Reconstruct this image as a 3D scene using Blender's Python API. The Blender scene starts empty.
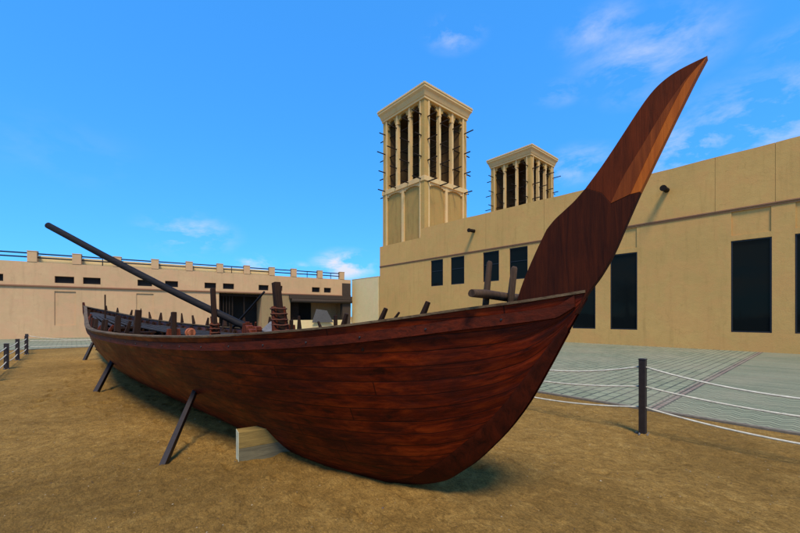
import bpy, math, random
from mathutils import Vector, Matrix, noise
random.seed(7)
R = math.radians
S = bpy.context.scene

# ------------------------------------------------------------------ camera
EYE = 1.6
cd = bpy.data.cameras.new('camera')
cd.sensor_width = 36; cd.lens = 36*375/800
cd.shift_y = 0.0625; cd.clip_start = 0.05; cd.clip_end = 6000
cam = bpy.data.objects.new('camera', cd)
cam.location = (0, 0, EYE); cam.rotation_euler = (R(90), 0, 0)
S.collection.objects.link(cam); S.camera = cam

# ------------------------------------------------------------------ world
SUN_AZ = 172      # degrees clockwise from +Y (view axis): behind the camera, to the right
SUN_EL = 58
W = bpy.data.worlds.new('World'); S.world = W; W.use_nodes = True
wt = W.node_tree; wt.nodes.clear()
def wn(t, **k):
    n = wt.nodes.new(t)
    for a, b in k.items(): setattr(n, a, b)
    return n
wl = wt.links.new
wo = wn('ShaderNodeOutputWorld'); bg = wn('ShaderNodeBackground'); wl(bg.outputs[0], wo.inputs[0])
sky = wn('ShaderNodeTexSky', sky_type='NISHITA'); sky.sun_disc = False
sky.sun_elevation = R(SUN_EL); sky.sun_rotation = R(SUN_AZ)
sky.air_density = 1.0; sky.dust_density = 0.3; sky.ozone_density = 2.5; sky.altitude = 0
bg.inputs[1].default_value = 0.13
hs = wn('ShaderNodeHueSaturation'); hs.inputs['Saturation'].default_value = 1.10
hs.inputs['Value'].default_value = 1.70
tint = wn('ShaderNodeMixRGB', blend_type='MULTIPLY'); tint.inputs[0].default_value = 1; tint.inputs[2].default_value = (0.74, 1.05, 1.56, 1)
wl(sky.outputs[0], tint.inputs[1]); wl(tint.outputs[0], hs.inputs['Color'])
tc = wn('ShaderNodeTexCoord')
nz = wn('ShaderNodeTexNoise'); nz.inputs['Scale'].default_value = 8.5; nz.inputs['Detail'].default_value = 9
nz.inputs['Roughness'].default_value = 0.62; nz.inputs['Distortion'].default_value = 0.25
mp = wn('ShaderNodeMapping'); mp.inputs['Scale'].default_value = (1, 1, 2.2)
wl(tc.outputs['Generated'], mp.inputs[0]); wl(mp.outputs[0], nz.inputs['Vector'])
nr = wn('ShaderNodeMapRange'); nr.inputs[1].default_value = 0.42; nr.inputs[2].default_value = 0.84
wl(nz.outputs['Fac'], nr.inputs[0])
# cloud banks: direction centre (screen-like azimuth tangent, elevation tangent), radii, strength
def cdir(px, py):
    v = Vector(((px-400)/375, 1, (316-py)/375)); v.normalize(); return v
clouds = [((650, 52), 0.15, 0.8), ((600, 30), 0.09, 0.7), ((770, 118), 0.19, 1.2), ((690, 150), 0.12, 1.5), ((575, 165), 0.10, 0.9),
          ((455, 34), 0.07, 1.0), ((345, 264), 0.09, 3.2), ((190, 234), 0.11, 1.3), ((255, 262), 0.05, 2.4), ((300, 268), 0.04, 1.6),
          ((560, 92), 0.06, 0.5), ((630, 95), 0.06, 0.4), ((798, 40), 0.07, 0.5), ((60, 150), 0.15, 0.12)]
last = None
for (p, r, s) in clouds:
    c = cdir(*p)
    sub = wn('ShaderNodeVectorMath', operation='SUBTRACT'); sub.inputs[1].default_value = c
    wl(tc.outputs['Generated'], sub.inputs[0])
    mul = wn('ShaderNodeVectorMath', operation='MULTIPLY'); mul.inputs[1].default_value = (1/r, 1/r, 2.1/r)
    wl(sub.outputs[0], mul.inputs[0])
    ln = wn('ShaderNodeVectorMath', operation='LENGTH'); wl(mul.outputs[0], ln.inputs[0])
    mr = wn('ShaderNodeMapRange', interpolation_type='SMOOTHSTEP')
    mr.inputs[1].default_value = 1.2; mr.inputs[2].default_value = 0.0
    mr.inputs[3].default_value = 0; mr.inputs[4].default_value = s
    wl(ln.outputs['Value'], mr.inputs[0])
    if last is None: last = mr.outputs[0]
    else:
        ad = wn('ShaderNodeMath', operation='MAXIMUM'); wl(last, ad.inputs[0]); wl(mr.outputs[0], ad.inputs[1]); last = ad.outputs[0]
# unseen cloud banks added behind the camera to neutralise blue ambient light and window reflections
for (c, r, s_) in ((Vector((0.2, -0.9, 0.35)), 0.9, 1.6), (Vector((-0.8, -0.55, 0.2)), 0.8, 2.2), (Vector((0.9, -0.4, 0.3)), 0.6, 1.3)):
    sub = wn('ShaderNodeVectorMath', operation='DISTANCE'); sub.inputs[1].default_value = c.normalized()
    wl(tc.outputs['Generated'], sub.inputs[0])
    mr = wn('ShaderNodeMapRange', interpolation_type='SMOOTHSTEP')
    mr.inputs[1].default_value = r; mr.inputs[2].default_value = 0.0; mr.inputs[3].default_value = 0; mr.inputs[4].default_value = s_
    wl(sub.outputs['Value'], mr.inputs[0])
    ad = wn('ShaderNodeMath', operation='MAXIMUM'); wl(last, ad.inputs[0]); wl(mr.outputs[0], ad.inputs[1]); last = ad.outputs[0]
cm = wn('ShaderNodeMath', operation='MULTIPLY', use_clamp=True); wl(last, cm.inputs[0]); wl(nr.outputs[0], cm.inputs[1])
mx = wn('ShaderNodeMixRGB'); mx.inputs[2].default_value = (6.6, 7.0, 8.2, 1)
wl(cm.outputs[0], mx.inputs[0]); gm_ = wn('ShaderNodeGamma'); gm_.inputs[1].default_value = 0.45; wl(hs.outputs[0], gm_.inputs[0])
t2 = wn('ShaderNodeMixRGB', blend_type='MULTIPLY'); t2.inputs[0].default_value = 1; t2.inputs[2].default_value = (0.73, 2.12, 3.45, 1)
wl(gm_.outputs[0], t2.inputs[1]); wl(t2.outputs[0], mx.inputs[1]); wl(mx.outputs[0], bg.inputs[0])

# ------------------------------------------------------------------ sun
sd = bpy.data.lights.new('sun', 'SUN'); sd.energy = 4.6; sd.angle = R(14); sd.color = (1.0, 0.86, 0.66)
so = bpy.data.objects.new('sun', sd); S.collection.objects.link(so)
dv = Vector((math.sin(R(SUN_AZ))*math.cos(R(SUN_EL)), math.cos(R(SUN_AZ))*math.cos(R(SUN_EL)), math.sin(R(SUN_EL))))
so.rotation_euler = dv.to_track_quat('Z', 'Y').to_euler(); so.location = (0, -5, 30)
S.view_settings.view_transform = 'Standard'; S.view_settings.look = 'None'
S.view_settings.gamma = 1; S.view_settings.use_curve_mapping = False
S.view_settings.exposure = -0.15
S.render.engine = 'CYCLES'

# ------------------------------------------------------------------ frames of the place
A = Vector((-0.659, 0.753, 0)).normalized()       # along the long wall, receding left
B = Vector((0.753, 0.659, 0)).normalized()        # towards the long wall
Z = Vector((0, 0, 1))
def ab(t, b, z=0.0): return A*t + B*b + Z*z
ANG_A = math.atan2(A.y, A.x)
U = Vector((-0.739, 0.674, 0)).normalized(); N = Vector((0.674, 0.739, 0)).normalized()
CL = 2.77; MID = 10.0                             # boat centreline offset, boat origin station

# ------------------------------------------------------------------ helpers
class MB:
    def __init__(s): s.v = []; s.f = []; s.mi = []; s.uv = None; s.sm = []
    def quad(s, a, b, c, d, mi=0, smooth=False):
        n = len(s.v); s.v += [Vector(a), Vector(b), Vector(c), Vector(d)]; s.f.append((n, n+1, n+2, n+3)); s.mi.append(mi); s.sm.append(smooth)
    def box(s, x0, x1, y0, y1, z0, z1, mi=0, M=None):
        if x0 > x1: x0, x1 = x1, x0
        if y0 > y1: y0, y1 = y1, y0
        c = [Vector((x, y, z)) for z in (z0, z1) for y in (y0, y1) for x in (x0, x1)]
        if M: c = [M @ p for p in c]
        n = len(s.v); s.v += c
        for q in ((0, 2, 3, 1), (4, 5, 7, 6), (0, 1, 5, 4), (2, 6, 7, 3), (0, 4, 6, 2), (1, 3, 7, 5)):
            s.f.append(tuple(n+i for i in q)); s.mi.append(mi); s.sm.append(False)
    def bar(s, p, q, w, h, w2=None, h2=None, mi=0, up=Z):
        p = Vector(p); q = Vector(q); d = (q-p).normalized()
        if abs(d.dot(up)) > 0.98: up = Vector((1, 0, 0))
        x = d.cross(up).normalized(); y = x.cross(d).normalized()
        w2 = w if w2 is None else w2; h2 = h if h2 is None else h2
        n = len(s.v)
        for (c, a, b) in ((p, w, h), (q, w2, h2)):
            for (i, j) in ((-1, -1), (1, -1), (1, 1), (-1, 1)): s.v.append(c + x*i*a/2 + y*j*b/2)
        for f in ((3, 2, 1, 0), (4, 5, 6, 7), (0, 1, 5, 4), (1, 2, 6, 5), (2, 3, 7, 6), (3, 0, 4, 7)):
            s.f.append(tuple(n+i for i in f)); s.mi.append(mi); s.sm.append(False)
    def tube(s, pts, rad, seg=10, mi=0, wob=0.0, caps=True, flat=1.0):
        pts = [Vector(p) for p in pts]; m = len(pts)
        if not isinstance(rad, (list, tuple)): rad = [rad]*m
        d0 = (pts[1]-pts[0]).normalized(); up = Z if abs(d0.z) < 0.9 else Vector((1, 0, 0))
        x = d0.cross(up).normalized(); n0 = len(s.v)
        for i in range(m):
            d = (pts[min(i+1, m-1)]-pts[max(i-1, 0)]).normalized()
            x = (x - d*x.dot(d)).normalized(); y = d.cross(x)
            for k in range(seg):
                a = 2*math.pi*k/seg; r = rad[i]*(1+wob*math.sin(a*3+i*1.7)+wob*random.uniform(-1, 1))
                s.v.append(pts[i] + x*r*math.cos(a) + y*r*math.sin(a)*flat)
        for i in range(m-1):
            for k in range(seg):
                a = n0+i*seg+k; b = n0+i*seg+(k+1) % seg
                s.f.append((a, b, b+seg, a+seg)); s.mi.append(mi); s.sm.append(True)
        if caps:
            s.f.append(tuple(n0+k for k in reversed(range(seg)))); s.mi.append(mi); s.sm.append(False)
            s.f.append(tuple(n0+(m-1)*seg+k for k in range(seg))); s.mi.append(mi); s.sm.append(False)
    def prism(s, poly, d, mi=0):
        # poly: list of 3d points (planar), d: extrusion vector
        n = len(s.v); k = len(poly); d = Vector(d)
        s.v += [Vector(p) for p in poly] + [Vector(p)+d for p in poly]
        s.f.append(tuple(range(n+k-1, n-1, -1))); s.mi.append(mi); s.sm.append(False)
        s.f.append(tuple(range(n+k, n+2*k))); s.mi.append(mi); s.sm.append(False)
        for i in range(k):
            j = (i+1) % k; s.f.append((n+i, n+j, n+k+j, n+k+i)); s.mi.append(mi); s.sm.append(False)
    def build(s, name, mats, parent=None, bevel=0.0, loc=None, rotz=0, fixn=False):
        me = bpy.data.meshes.new(name); me.from_pydata([tuple(v) for v in s.v], [], s.f)
        if not isinstance(mats, (list, tuple)): mats = [mats]
        for m in mats: me.materials.append(m)
        for p, i, sm in zip(me.polygons, s.mi, s.sm): p.material_index = i; p.use_smooth = sm
        if s.uv is not None:
            l = me.uv_layers.new(name='UVMap')
            for p in me.polygons:
                for li, vi in zip(p.loop_indices, p.vertices): l.data[li].uv = s.uv[vi]
        if fixn:
            import bmesh
            b = bmesh.new(); b.from_mesh(me); bmesh.ops.recalc_face_normals(b, faces=b.faces); b.to_mesh(me); b.free()
        o = bpy.data.objects.new(name, me); S.collection.objects.link(o)
        if parent: o.parent = parent
        if loc is not None: o.location = loc
        o.rotation_euler.z = rotz
        if bevel > 0:
            bv = o.modifiers.new('bevel', 'BEVEL'); bv.width = bevel; bv.segments = 2; bv.limit_method = 'ANGLE'
        return o
def tag(o, label=None, cat=None, group=None, kind=None):
    if label: o['label'] = label
    if cat: o['category'] = cat
    if group: o['group'] = group
    if kind: o['kind'] = kind
    return o
def empty(name, loc=(0, 0, 0), rz=0):
    o = bpy.data.objects.new(name, None); o.empty_display_size = 0.2
    S.collection.objects.link(o); o.location = loc; o.rotation_euler.z = rz; return o
def interp(tab, x):
    # smooth monotone (pchip-like) interpolation
    n = len(tab)
    if x <= tab[0][0]: return tab[0][1]
    if x >= tab[-1][0]: return tab[-1][1]
    for i in range(n-1):
        if tab[i][0] <= x <= tab[i+1][0]: break
    def sl(j):
        if j <= 0: return (tab[1][1]-tab[0][1])/(tab[1][0]-tab[0][0])
        if j >= n-1: return (tab[-1][1]-tab[-2][1])/(tab[-1][0]-tab[-2][0])
        a = (tab[j][1]-tab[j-1][1])/(tab[j][0]-tab[j-1][0]); b = (tab[j+1][1]-tab[j][1])/(tab[j+1][0]-tab[j][0])
        return 0 if a*b <= 0 else 2*a*b/(a+b)
    x0, y0 = tab[i]; x1, y1 = tab[i+1]; h = x1-x0; t = (x-x0)/h
    return (2*t**3-3*t**2+1)*y0 + (t**3-2*t**2+t)*h*sl(i) + (-2*t**3+3*t**2)*y1 + (t**3-t**2)*h*sl(i+1)

# ------------------------------------------------------------------ materials
def newmat(name):
    m = bpy.data.materials.new(name); m.use_nodes = True; nt = m.node_tree
    return m, nt, nt.nodes['Principled BSDF']
def nd(nt, t, **k):
    n = nt.nodes.new(t)
    for a, b in k.items(): setattr(n, a, b)
    return n
def noise_n(nt, vec, scale, detail=5, rough=0.6, dist=0.0):
    n = nd(nt, 'ShaderNodeTexNoise'); n.inputs['Scale'].default_value = scale; n.inputs['Detail'].default_value = detail
    n.inputs['Roughness'].default_value = rough; n.inputs['Distortion'].default_value = dist
    nt.links.new(vec, n.inputs['Vector']); return n.outputs['Fac']
def ramp(nt, fac, stops):
    r = nd(nt, 'ShaderNodeValToRGB'); e = r.color_ramp.elements
    while len(e) < len(stops): e.new(0.5)
    for i, (p, c) in enumerate(stops):
        e[i].position = p; e[i].color = (*c, 1) if len(c) == 3 else c
    nt.links.new(fac, r.inputs[0]); return r.outputs[0]
def mixc(nt, fac, a, b, mode='MIX'):
    m = nd(nt, 'ShaderNodeMixRGB', blend_type=mode)
    for i, v in ((0, fac), (1, a), (2, b)):
        if isinstance(v, (int, float)): m.inputs[i].default_value = v
        elif isinstance(v, tuple): m.inputs[i].default_value = (*v, 1)
        else: nt.links.new(v, m.inputs[i])
    return m.outputs[0]
def mapping(nt, vec, scale, rot=(0, 0, 0)):
    m = nd(nt, 'ShaderNodeMapping'); m.inputs['Scale'].default_value = scale; m.inputs['Rotation'].default_value = rot
    nt.links.new(vec, m.inputs[0]); return m.outputs[0]
def bump(nt, bs, h, strength, dist, prev=None):
    b = nd(nt, 'ShaderNodeBump'); b.inputs['Strength'].default_value = strength; b.inputs['Distance'].default_value = dist
    nt.links.new(h, b.inputs['Height'])
    if prev: nt.links.new(prev, b.inputs['Normal'])
    nt.links.new(b.outputs[0], bs.inputs['Normal']); return b.outputs[0]

def plaster(name, c, dark, stain=0.35, grain=1.0, rough=0.92):
    m, nt, bs = newmat(name)
    v = nd(nt, 'ShaderNodeTexCoord').outputs['Object']
    big = noise_n(nt, v, 0.35, 6, 0.6, 0.4)
    mid = noise_n(nt, v, 2.6, 8, 0.7)
    streak = noise_n(nt, mapping(nt, v, (1.6, 1.6, 0.16)), 2.2, 7, 0.65)
    col = ramp(nt, big, [(0.32, tuple(x*0.88 for x in c)), (0.68, tuple(min(1, x*1.10) for x in c))])
    col = mixc(nt, ramp(nt, mid, [(0.38, (0, 0, 0)), (0.72, (0.5, 0.5, 0.5))]), col, tuple(x*0.82 for x in c))
    sf = ramp(nt, streak, [(0.52, (0, 0, 0)), (0.78, (stain, stain, stain))])
    col = mixc(nt, sf, col, dark)
    pk = noise_n(nt, v, 0.9, 5, 0.65, 0.8)
    col = mixc(nt, ramp(nt, pk, [(0.45, (0, 0, 0)), (0.60, (0.55,)*3)]), col, (c[0]*1.06, c[1]*0.90, c[2]*0.95))
    vo = nd(nt, 'ShaderNodeTexVoronoi', feature='DISTANCE_TO_EDGE'); vo.inputs['Scale'].default_value = 0.55
    wv = nd(nt, 'ShaderNodeVectorMath', operation='ADD'); nt.links.new(v, wv.inputs[0])
    nv = nd(nt, 'ShaderNodeTexNoise'); nv.inputs['Scale'].default_value = 1.7; nv.inputs['Detail'].default_value = 6; nt.links.new(v, nv.inputs['Vector'])
    nt.links.new(nv.outputs['Color'], wv.inputs[1]); nt.links.new(wv.outputs[0], vo.inputs['Vector'])
    crack = ramp(nt, vo.outputs['Distance'], [(0.0, (0.35,)*3), (0.009, (0, 0, 0))])
    crack = mixc(nt, 1.0, crack, ramp(nt, big, [(0.50, (0, 0, 0)), (0.58, (1, 1, 1))]), 'MULTIPLY')
    col = mixc(nt, crack, col, dark)
    fine = noise_n(nt, v, 38*grain, 4, 0.7)
    col = mixc(nt, 0.25, col, ramp(nt, fine, [(0.3, tuple(x*0.7 for x in c)), (0.7, tuple(min(1, x*1.25) for x in c))]))
    nt.links.new(col, bs.inputs['Base Color']); bs.inputs['Roughness'].default_value = rough
    bs.inputs['Specular IOR Level'].default_value = 0.15
    b1 = bump(nt, bs, mid, 0.5, 0.03); bump(nt, bs, fine, 0.5, 0.012, b1)
    return m
def wood(name, c1, c2, rough=0.6, scale=1.0, axis=0, grain=(1, 12, 12), coat=0.0):
    m, nt, bs = newmat(name)
    v = nd(nt, 'ShaderNodeTexCoord').outputs['Object']
    g = list(grain)
    if axis == 2: g = [grain[1], grain[2], grain[0]]
    if axis == 1: g = [grain[1], grain[0], grain[2]]
    gr = noise_n(nt, mapping(nt, v, tuple(x*scale for x in g)), 3, 7, 0.7, 0.6)
    bl = noise_n(nt, v, 2.3*scale, 4, 0.6)
    col = ramp(nt, gr, [(0.3, c2), (0.62, c1)])
    col = mixc(nt, ramp(nt, bl, [(0.4, (0, 0, 0)), (0.75, (0.65, 0.65, 0.65))]), col, c2)
    nt.links.new(col, bs.inputs['Base Color']); bs.inputs['Roughness'].default_value = rough
    bs.inputs['Specular IOR Level'].default_value = 0.1; bs.inputs['Coat Weight'].default_value = coat; bs.inputs['Coat Roughness'].default_value = 0.3
    bump(nt, bs, gr, 0.5, 0.01)
    return m
def plain(name, c, rough=0.7, metal=0.0, spec=0.4):
    m, nt, bs = newmat(name)
    v = nd(nt, 'ShaderNodeTexCoord').outputs['Object']
    n = noise_n(nt, v, 14, 5, 0.65)
    col = ramp(nt, n, [(0.3, tuple(x*0.72 for x in c)), (0.7, tuple(min(1, x*1.22) for x in c))])
    nt.links.new(col, bs.inputs['Base Color']); bs.inputs['Roughness'].default_value = rough
    bs.inputs['Metallic'].default_value = metal; bs.inputs['Specular IOR Level'].default_value = spec
    bump(nt, bs, n, 0.3, 0.006); return m

M = {}
M['wall'] = plaster('ochre plaster', (0.58, 0.340, 0.105), (0.27, 0.150, 0.042), 0.55)
M['wall_left'] = plaster('pink ochre plaster', (0.57, 0.365, 0.185), (0.30, 0.175, 0.085), 0.55)
M['pale'] = plaster('pale plaster', (0.72, 0.57, 0.28), (0.42, 0.30, 0.13), 0.2)
M['tower'] = plaster('tower plaster', (0.47, 0.300, 0.090), (0.19, 0.10, 0.028), 0.8)
M['tower_low'] = plaster('brown tower panel plaster', (0.40, 0.255, 0.075), (0.16, 0.085, 0.025), 0.8)
M['tower_light'] = plaster('tower trim plaster', (0.68, 0.47, 0.20), (0.34, 0.20, 0.07), 0.45)
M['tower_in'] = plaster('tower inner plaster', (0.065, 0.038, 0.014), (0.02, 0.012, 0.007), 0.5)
M['ledge'] = plaster('red brown ledge', (0.26, 0.13, 0.07), (0.14, 0.07, 0.04), 0.4)
M['pole'] = wood('dark pole wood', (0.030, 0.019, 0.013), (0.012, 0.009, 0.007), 0.8, 1, 0)
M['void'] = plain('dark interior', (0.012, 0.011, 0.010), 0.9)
M['rail'] = plain('dark pipe', (0.03, 0.03, 0.033), 0.5, 0.4)
M['frame'] = plain('black window frame', (0.012, 0.012, 0.013), 0.45)
M['stonepanel'] = plaster('brown stone panel', (0.30, 0.21, 0.10), (0.12, 0.08, 0.04), 0.6)
M['awning'] = plain('dark brown canvas', (0.05, 0.032, 0.02), 0.9)
M['tarp'] = plain('grey weathered board', (0.13, 0.12, 0.115), 0.85)
M['rope'] = plain('white rope', (0.55, 0.50, 0.37), 0.9)
M['post'] = plain('dark brown painted post', (0.022, 0.014, 0.011), 0.55)
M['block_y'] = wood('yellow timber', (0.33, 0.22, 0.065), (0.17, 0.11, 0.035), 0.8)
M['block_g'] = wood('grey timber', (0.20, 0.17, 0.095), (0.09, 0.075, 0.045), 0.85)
M['block_e'] = plain('pale sawn end', (0.58, 0.53, 0.32), 0.85)

def glass_mat():
    m, nt, bs = newmat('dark window glass')
    bs.inputs['Base Color'].default_value = (0.006, 0.008, 0.008, 1)
    bs.inputs['Specular Tint'].default_value = (1, 0.92, 0.62, 1); bs.inputs['Roughness'].default_value = 0.05; bs.inputs['Specular IOR Level'].default_value = 0.07
    v = nd(nt, 'ShaderNodeTexCoord').outputs['Object']
    bump(nt, bs, noise_n(nt, v, 0.8, 2, 0.5), 0.08, 0.05)
    return m
M['glass'] = glass_mat()

def hull_mat(name, ca, cb, cc, seams=15.0):
    # UV: u in metres along the hull, v across the planking 0..1
    m, nt, bs = newmat(name)
    uv = nd(nt, 'ShaderNodeUVMap').outputs[0]
    obj = nd(nt, 'ShaderNodeTexCoord').outputs['Object']
    sep = nd(nt, 'ShaderNodeSeparateXYZ'); nt.links.new(uv, sep.inputs[0])
    def math_(op, a, b=None, clamp=False):
        n = nd(nt, 'ShaderNodeMath', operation=op, use_clamp=clamp)
        for i, x in enumerate((a, b)):
            if x is None: continue
            if isinstance(x, (int, float)): n.inputs[i].default_value = x
            else: nt.links.new(x, n.inputs[i])
        return n.outputs[0]
    vs = math_('MULTIPLY', sep.outputs[1], seams)
    fl = math_('FLOOR', vs); fr = math_('FRACT', vs)
    edge = math_('MINIMUM', fr, math_('SUBTRACT', 1.0, fr))             # 0 at seam
    off = math_('MULTIPLY', math_('SINE', math_('MULTIPLY', fl, 12.9898)), 3.7)
    ux = math_('MULTIPLY', math_('ADD', sep.outputs[0], off), 0.31)
    fu = math_('FRACT', ux); eu = math_('MULTIPLY', math_('MINIMUM', fu, math_('SUBTRACT', 1.0, fu)), 22.0)
    e2 = math_('MINIMUM', edge, eu)
    seam = nd(nt, 'ShaderNodeMapRange'); seam.inputs[1].default_value = 0.0; seam.inputs[2].default_value = 0.055
    nt.links.new(e2, seam.inputs[0]); seam = seam.outputs[0]
    # a tone for each plank
    wn_ = nd(nt, 'ShaderNodeTexWhiteNoise', noise_dimensions='2D')
    cmb = nd(nt, 'ShaderNodeCombineXYZ'); nt.links.new(fl, cmb.inputs[0]); nt.links.new(math_('FLOOR', ux), cmb.inputs[1])
    nt.links.new(cmb.outputs[0], wn_.inputs['Vector'])
    guv = nd(nt, 'ShaderNodeCombineXYZ')
    nt.links.new(math_('MULTIPLY', sep.outputs[0], 1.0), guv.inputs[0]); nt.links.new(vs, guv.inputs[1]); nt.links.new(math_('MULTIPLY', fl, 7.3), guv.inputs[2])
    grain = noise_n(nt, mapping(nt, guv.outputs[0], (2.2, 0.9, 1)), 1.7, 8, 0.66, 0.5)
    blot = noise_n(nt, mapping(nt, obj, (0.8, 1.0, 2.2)), 1.5, 7, 0.68, 0.5)
    fine = noise_n(nt, mapping(nt, guv.outputs[0], (3.5, 4.5, 1)), 3.0, 6, 0.75)
    col = ramp(nt, grain, [(0.36, cb), (0.50, ca), (0.66, cc)])
    tone = ramp(nt, wn_.outputs['Value'], [(0.0, (0.62, 0.58, 0.58)), (1.0, (1.15, 1.12, 1.05))])
    col = mixc(nt, 1.0, col, tone, 'MULTIPLY')
    col = mixc(nt, ramp(nt, blot, [(0.42, (0, 0, 0)), (0.66, (0.80, 0.80, 0.80))]), col, cb)
    blot2 = noise_n(nt, mapping(nt, guv.outputs[0], (1.1, 0.9, 1)), 1.9, 6, 0.7, 0.6)
    col = mixc(nt, ramp(nt, blot2, [(0.56, (0, 0, 0)), (0.80, (0.60, 0.60, 0.60))]), col, cc)
    col = mixc(nt, ramp(nt, fine, [(0.55, (0, 0, 0)), (0.8, (0.55, 0.55, 0.55))]), col, cc)
    col = mixc(nt, seam, tuple(x*0.35 for x in cb), col)
    nt.links.new(col, bs.inputs['Base Color'])
    rr = ramp(nt, blot, [(0.3, (0.36,)*3), (0.7, (0.62,)*3)]); nt.links.new(rr, bs.inputs['Roughness'])
    bs.inputs['Specular IOR Level'].default_value = 0.12
    b1 = bump(nt, bs, seam, 0.25, 0.003); b2 = bump(nt, bs, grain, 0.25, 0.012, b1)
    low = noise_n(nt, mapping(nt, guv.outputs[0], (0.5, 0.9, 1)), 1.2, 3, 0.5); b3 = bump(nt, bs, low, 0.4, 0.03, b2)
    return m
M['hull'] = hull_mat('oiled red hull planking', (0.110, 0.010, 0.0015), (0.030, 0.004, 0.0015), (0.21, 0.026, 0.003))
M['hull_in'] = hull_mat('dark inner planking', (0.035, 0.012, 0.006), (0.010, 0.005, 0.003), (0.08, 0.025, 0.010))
M['wale'] = wood('red wale', (0.100, 0.013, 0.003), (0.022, 0.005, 0.002), 0.6, 1, 0, (0.7, 10, 10))
M['cap'] = wood('weathered cap rail', (0.185, 0.125, 0.068), (0.050, 0.030, 0.016), 0.8, 1, 0, (0.8, 12, 12))
M['stem'] = wood('dark stem board', (0.066, 0.012, 0.003), (0.018, 0.004, 0.002), 0.75, 1, 2, (0.6, 9, 9))
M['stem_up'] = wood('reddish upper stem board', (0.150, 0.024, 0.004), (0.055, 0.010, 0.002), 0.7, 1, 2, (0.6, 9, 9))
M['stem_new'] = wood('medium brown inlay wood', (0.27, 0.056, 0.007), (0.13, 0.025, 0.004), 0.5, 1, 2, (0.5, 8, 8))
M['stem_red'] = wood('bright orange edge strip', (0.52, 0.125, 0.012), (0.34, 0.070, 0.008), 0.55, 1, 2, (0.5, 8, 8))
M['gripe'] = wood('dark gripe wood', (0.070, 0.009, 0.002), (0.016, 0.003, 0.001), 0.6, 1, 2, (2, 4, 4))
M['timber'] = wood('dark timberhead', (0.045, 0.020, 0.009), (0.016, 0.008, 0.005), 0.7, 1, 2)
M['timber_b'] = wood('brown bollard wood', (0.10, 0.058, 0.033), (0.035, 0.021, 0.014), 0.7, 1, 2)
M['timber_r'] = wood('red timber', (0.17, 0.032, 0.009), (0.05, 0.012, 0.005), 0.6, 1, 2)
M['orange'] = plain('orange rusty block', (0.38, 0.10, 0.03), 0.7)
M['slat'] = wood('grey deck slat', (0.060, 0.050, 0.042), (0.020, 0.017, 0.015), 0.75, 1, 0)
M['spar'] = wood('blackened spar', (0.022, 0.018, 0.017), (0.008, 0.007, 0.007), 0.6, 1, 0, (0.8, 10, 10))
M['lash'] = plain('brown lashing rope', (0.11, 0.030, 0.011), 0.9)

def sand_mat():
    m, nt, bs = newmat('coarse brown sand')
    v = nd(nt, 'ShaderNodeTexCoord').outputs['Object']
    big = noise_n(nt, v, 0.35, 4, 0.6, 0.3); mid = noise_n(nt, v, 5.5, 9, 0.78, 0.6)
    clod = noise_n(nt, mapping(nt, v, (1, 1.7, 1), (0, 0, 0.5)), 13, 8, 0.8, 1.5)
    fib = noise_n(nt, mapping(nt, v, (9, 24, 9), (0, 0, 0.8)), 2.2, 7, 0.8, 2.0); fine = noise_n(nt, v, 90, 4, 0.8)
    col = ramp(nt, mid, [(0.32, (0.240, 0.132, 0.032)), (0.52, (0.375, 0.215, 0.056)), (0.72, (0.50, 0.315, 0.095))])
    col = mixc(nt, ramp(nt, big, [(0.42, (0, 0, 0)), (0.62, (0.55,)*3)]), col, (0.175, 0.098, 0.024))
    col = mixc(nt, 0.48, col, ramp(nt, clod, [(0.36, (0.18, 0.16, 0.13)), (0.50, (0.98, 0.98, 0.98)), (0.66, (1.65, 1.60, 1.45))]), 'MULTIPLY')
    col = mixc(nt, 0.50, col, ramp(nt, fib, [(0.36, (0.20, 0.18, 0.16)), (0.52, (1.0, 1.0, 1.0)), (0.68, (1.8, 1.75, 1.6))]), 'MULTIPLY')
    col = mixc(nt, 0.45, col, ramp(nt, fine, [(0.32, (0.3, 0.3, 0.3)), (0.68, (1.7, 1.65, 1.55))]), 'MULTIPLY')
    nt.links.new(col, bs.inputs['Base Color']); bs.inputs['Roughness'].default_value = 0.95
    bs.inputs['Specular IOR Level'].default_value = 0.1
    b1 = bump(nt, bs, mid, 0.7, 0.05); b2 = bump(nt, bs, clod, 0.8, 0.03, b1); b3 = bump(nt, bs, fib, 0.6, 0.012, b2); bump(nt, bs, fine, 0.7, 0.008, b3)
    return m
M['sand'] = sand_mat()
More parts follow.
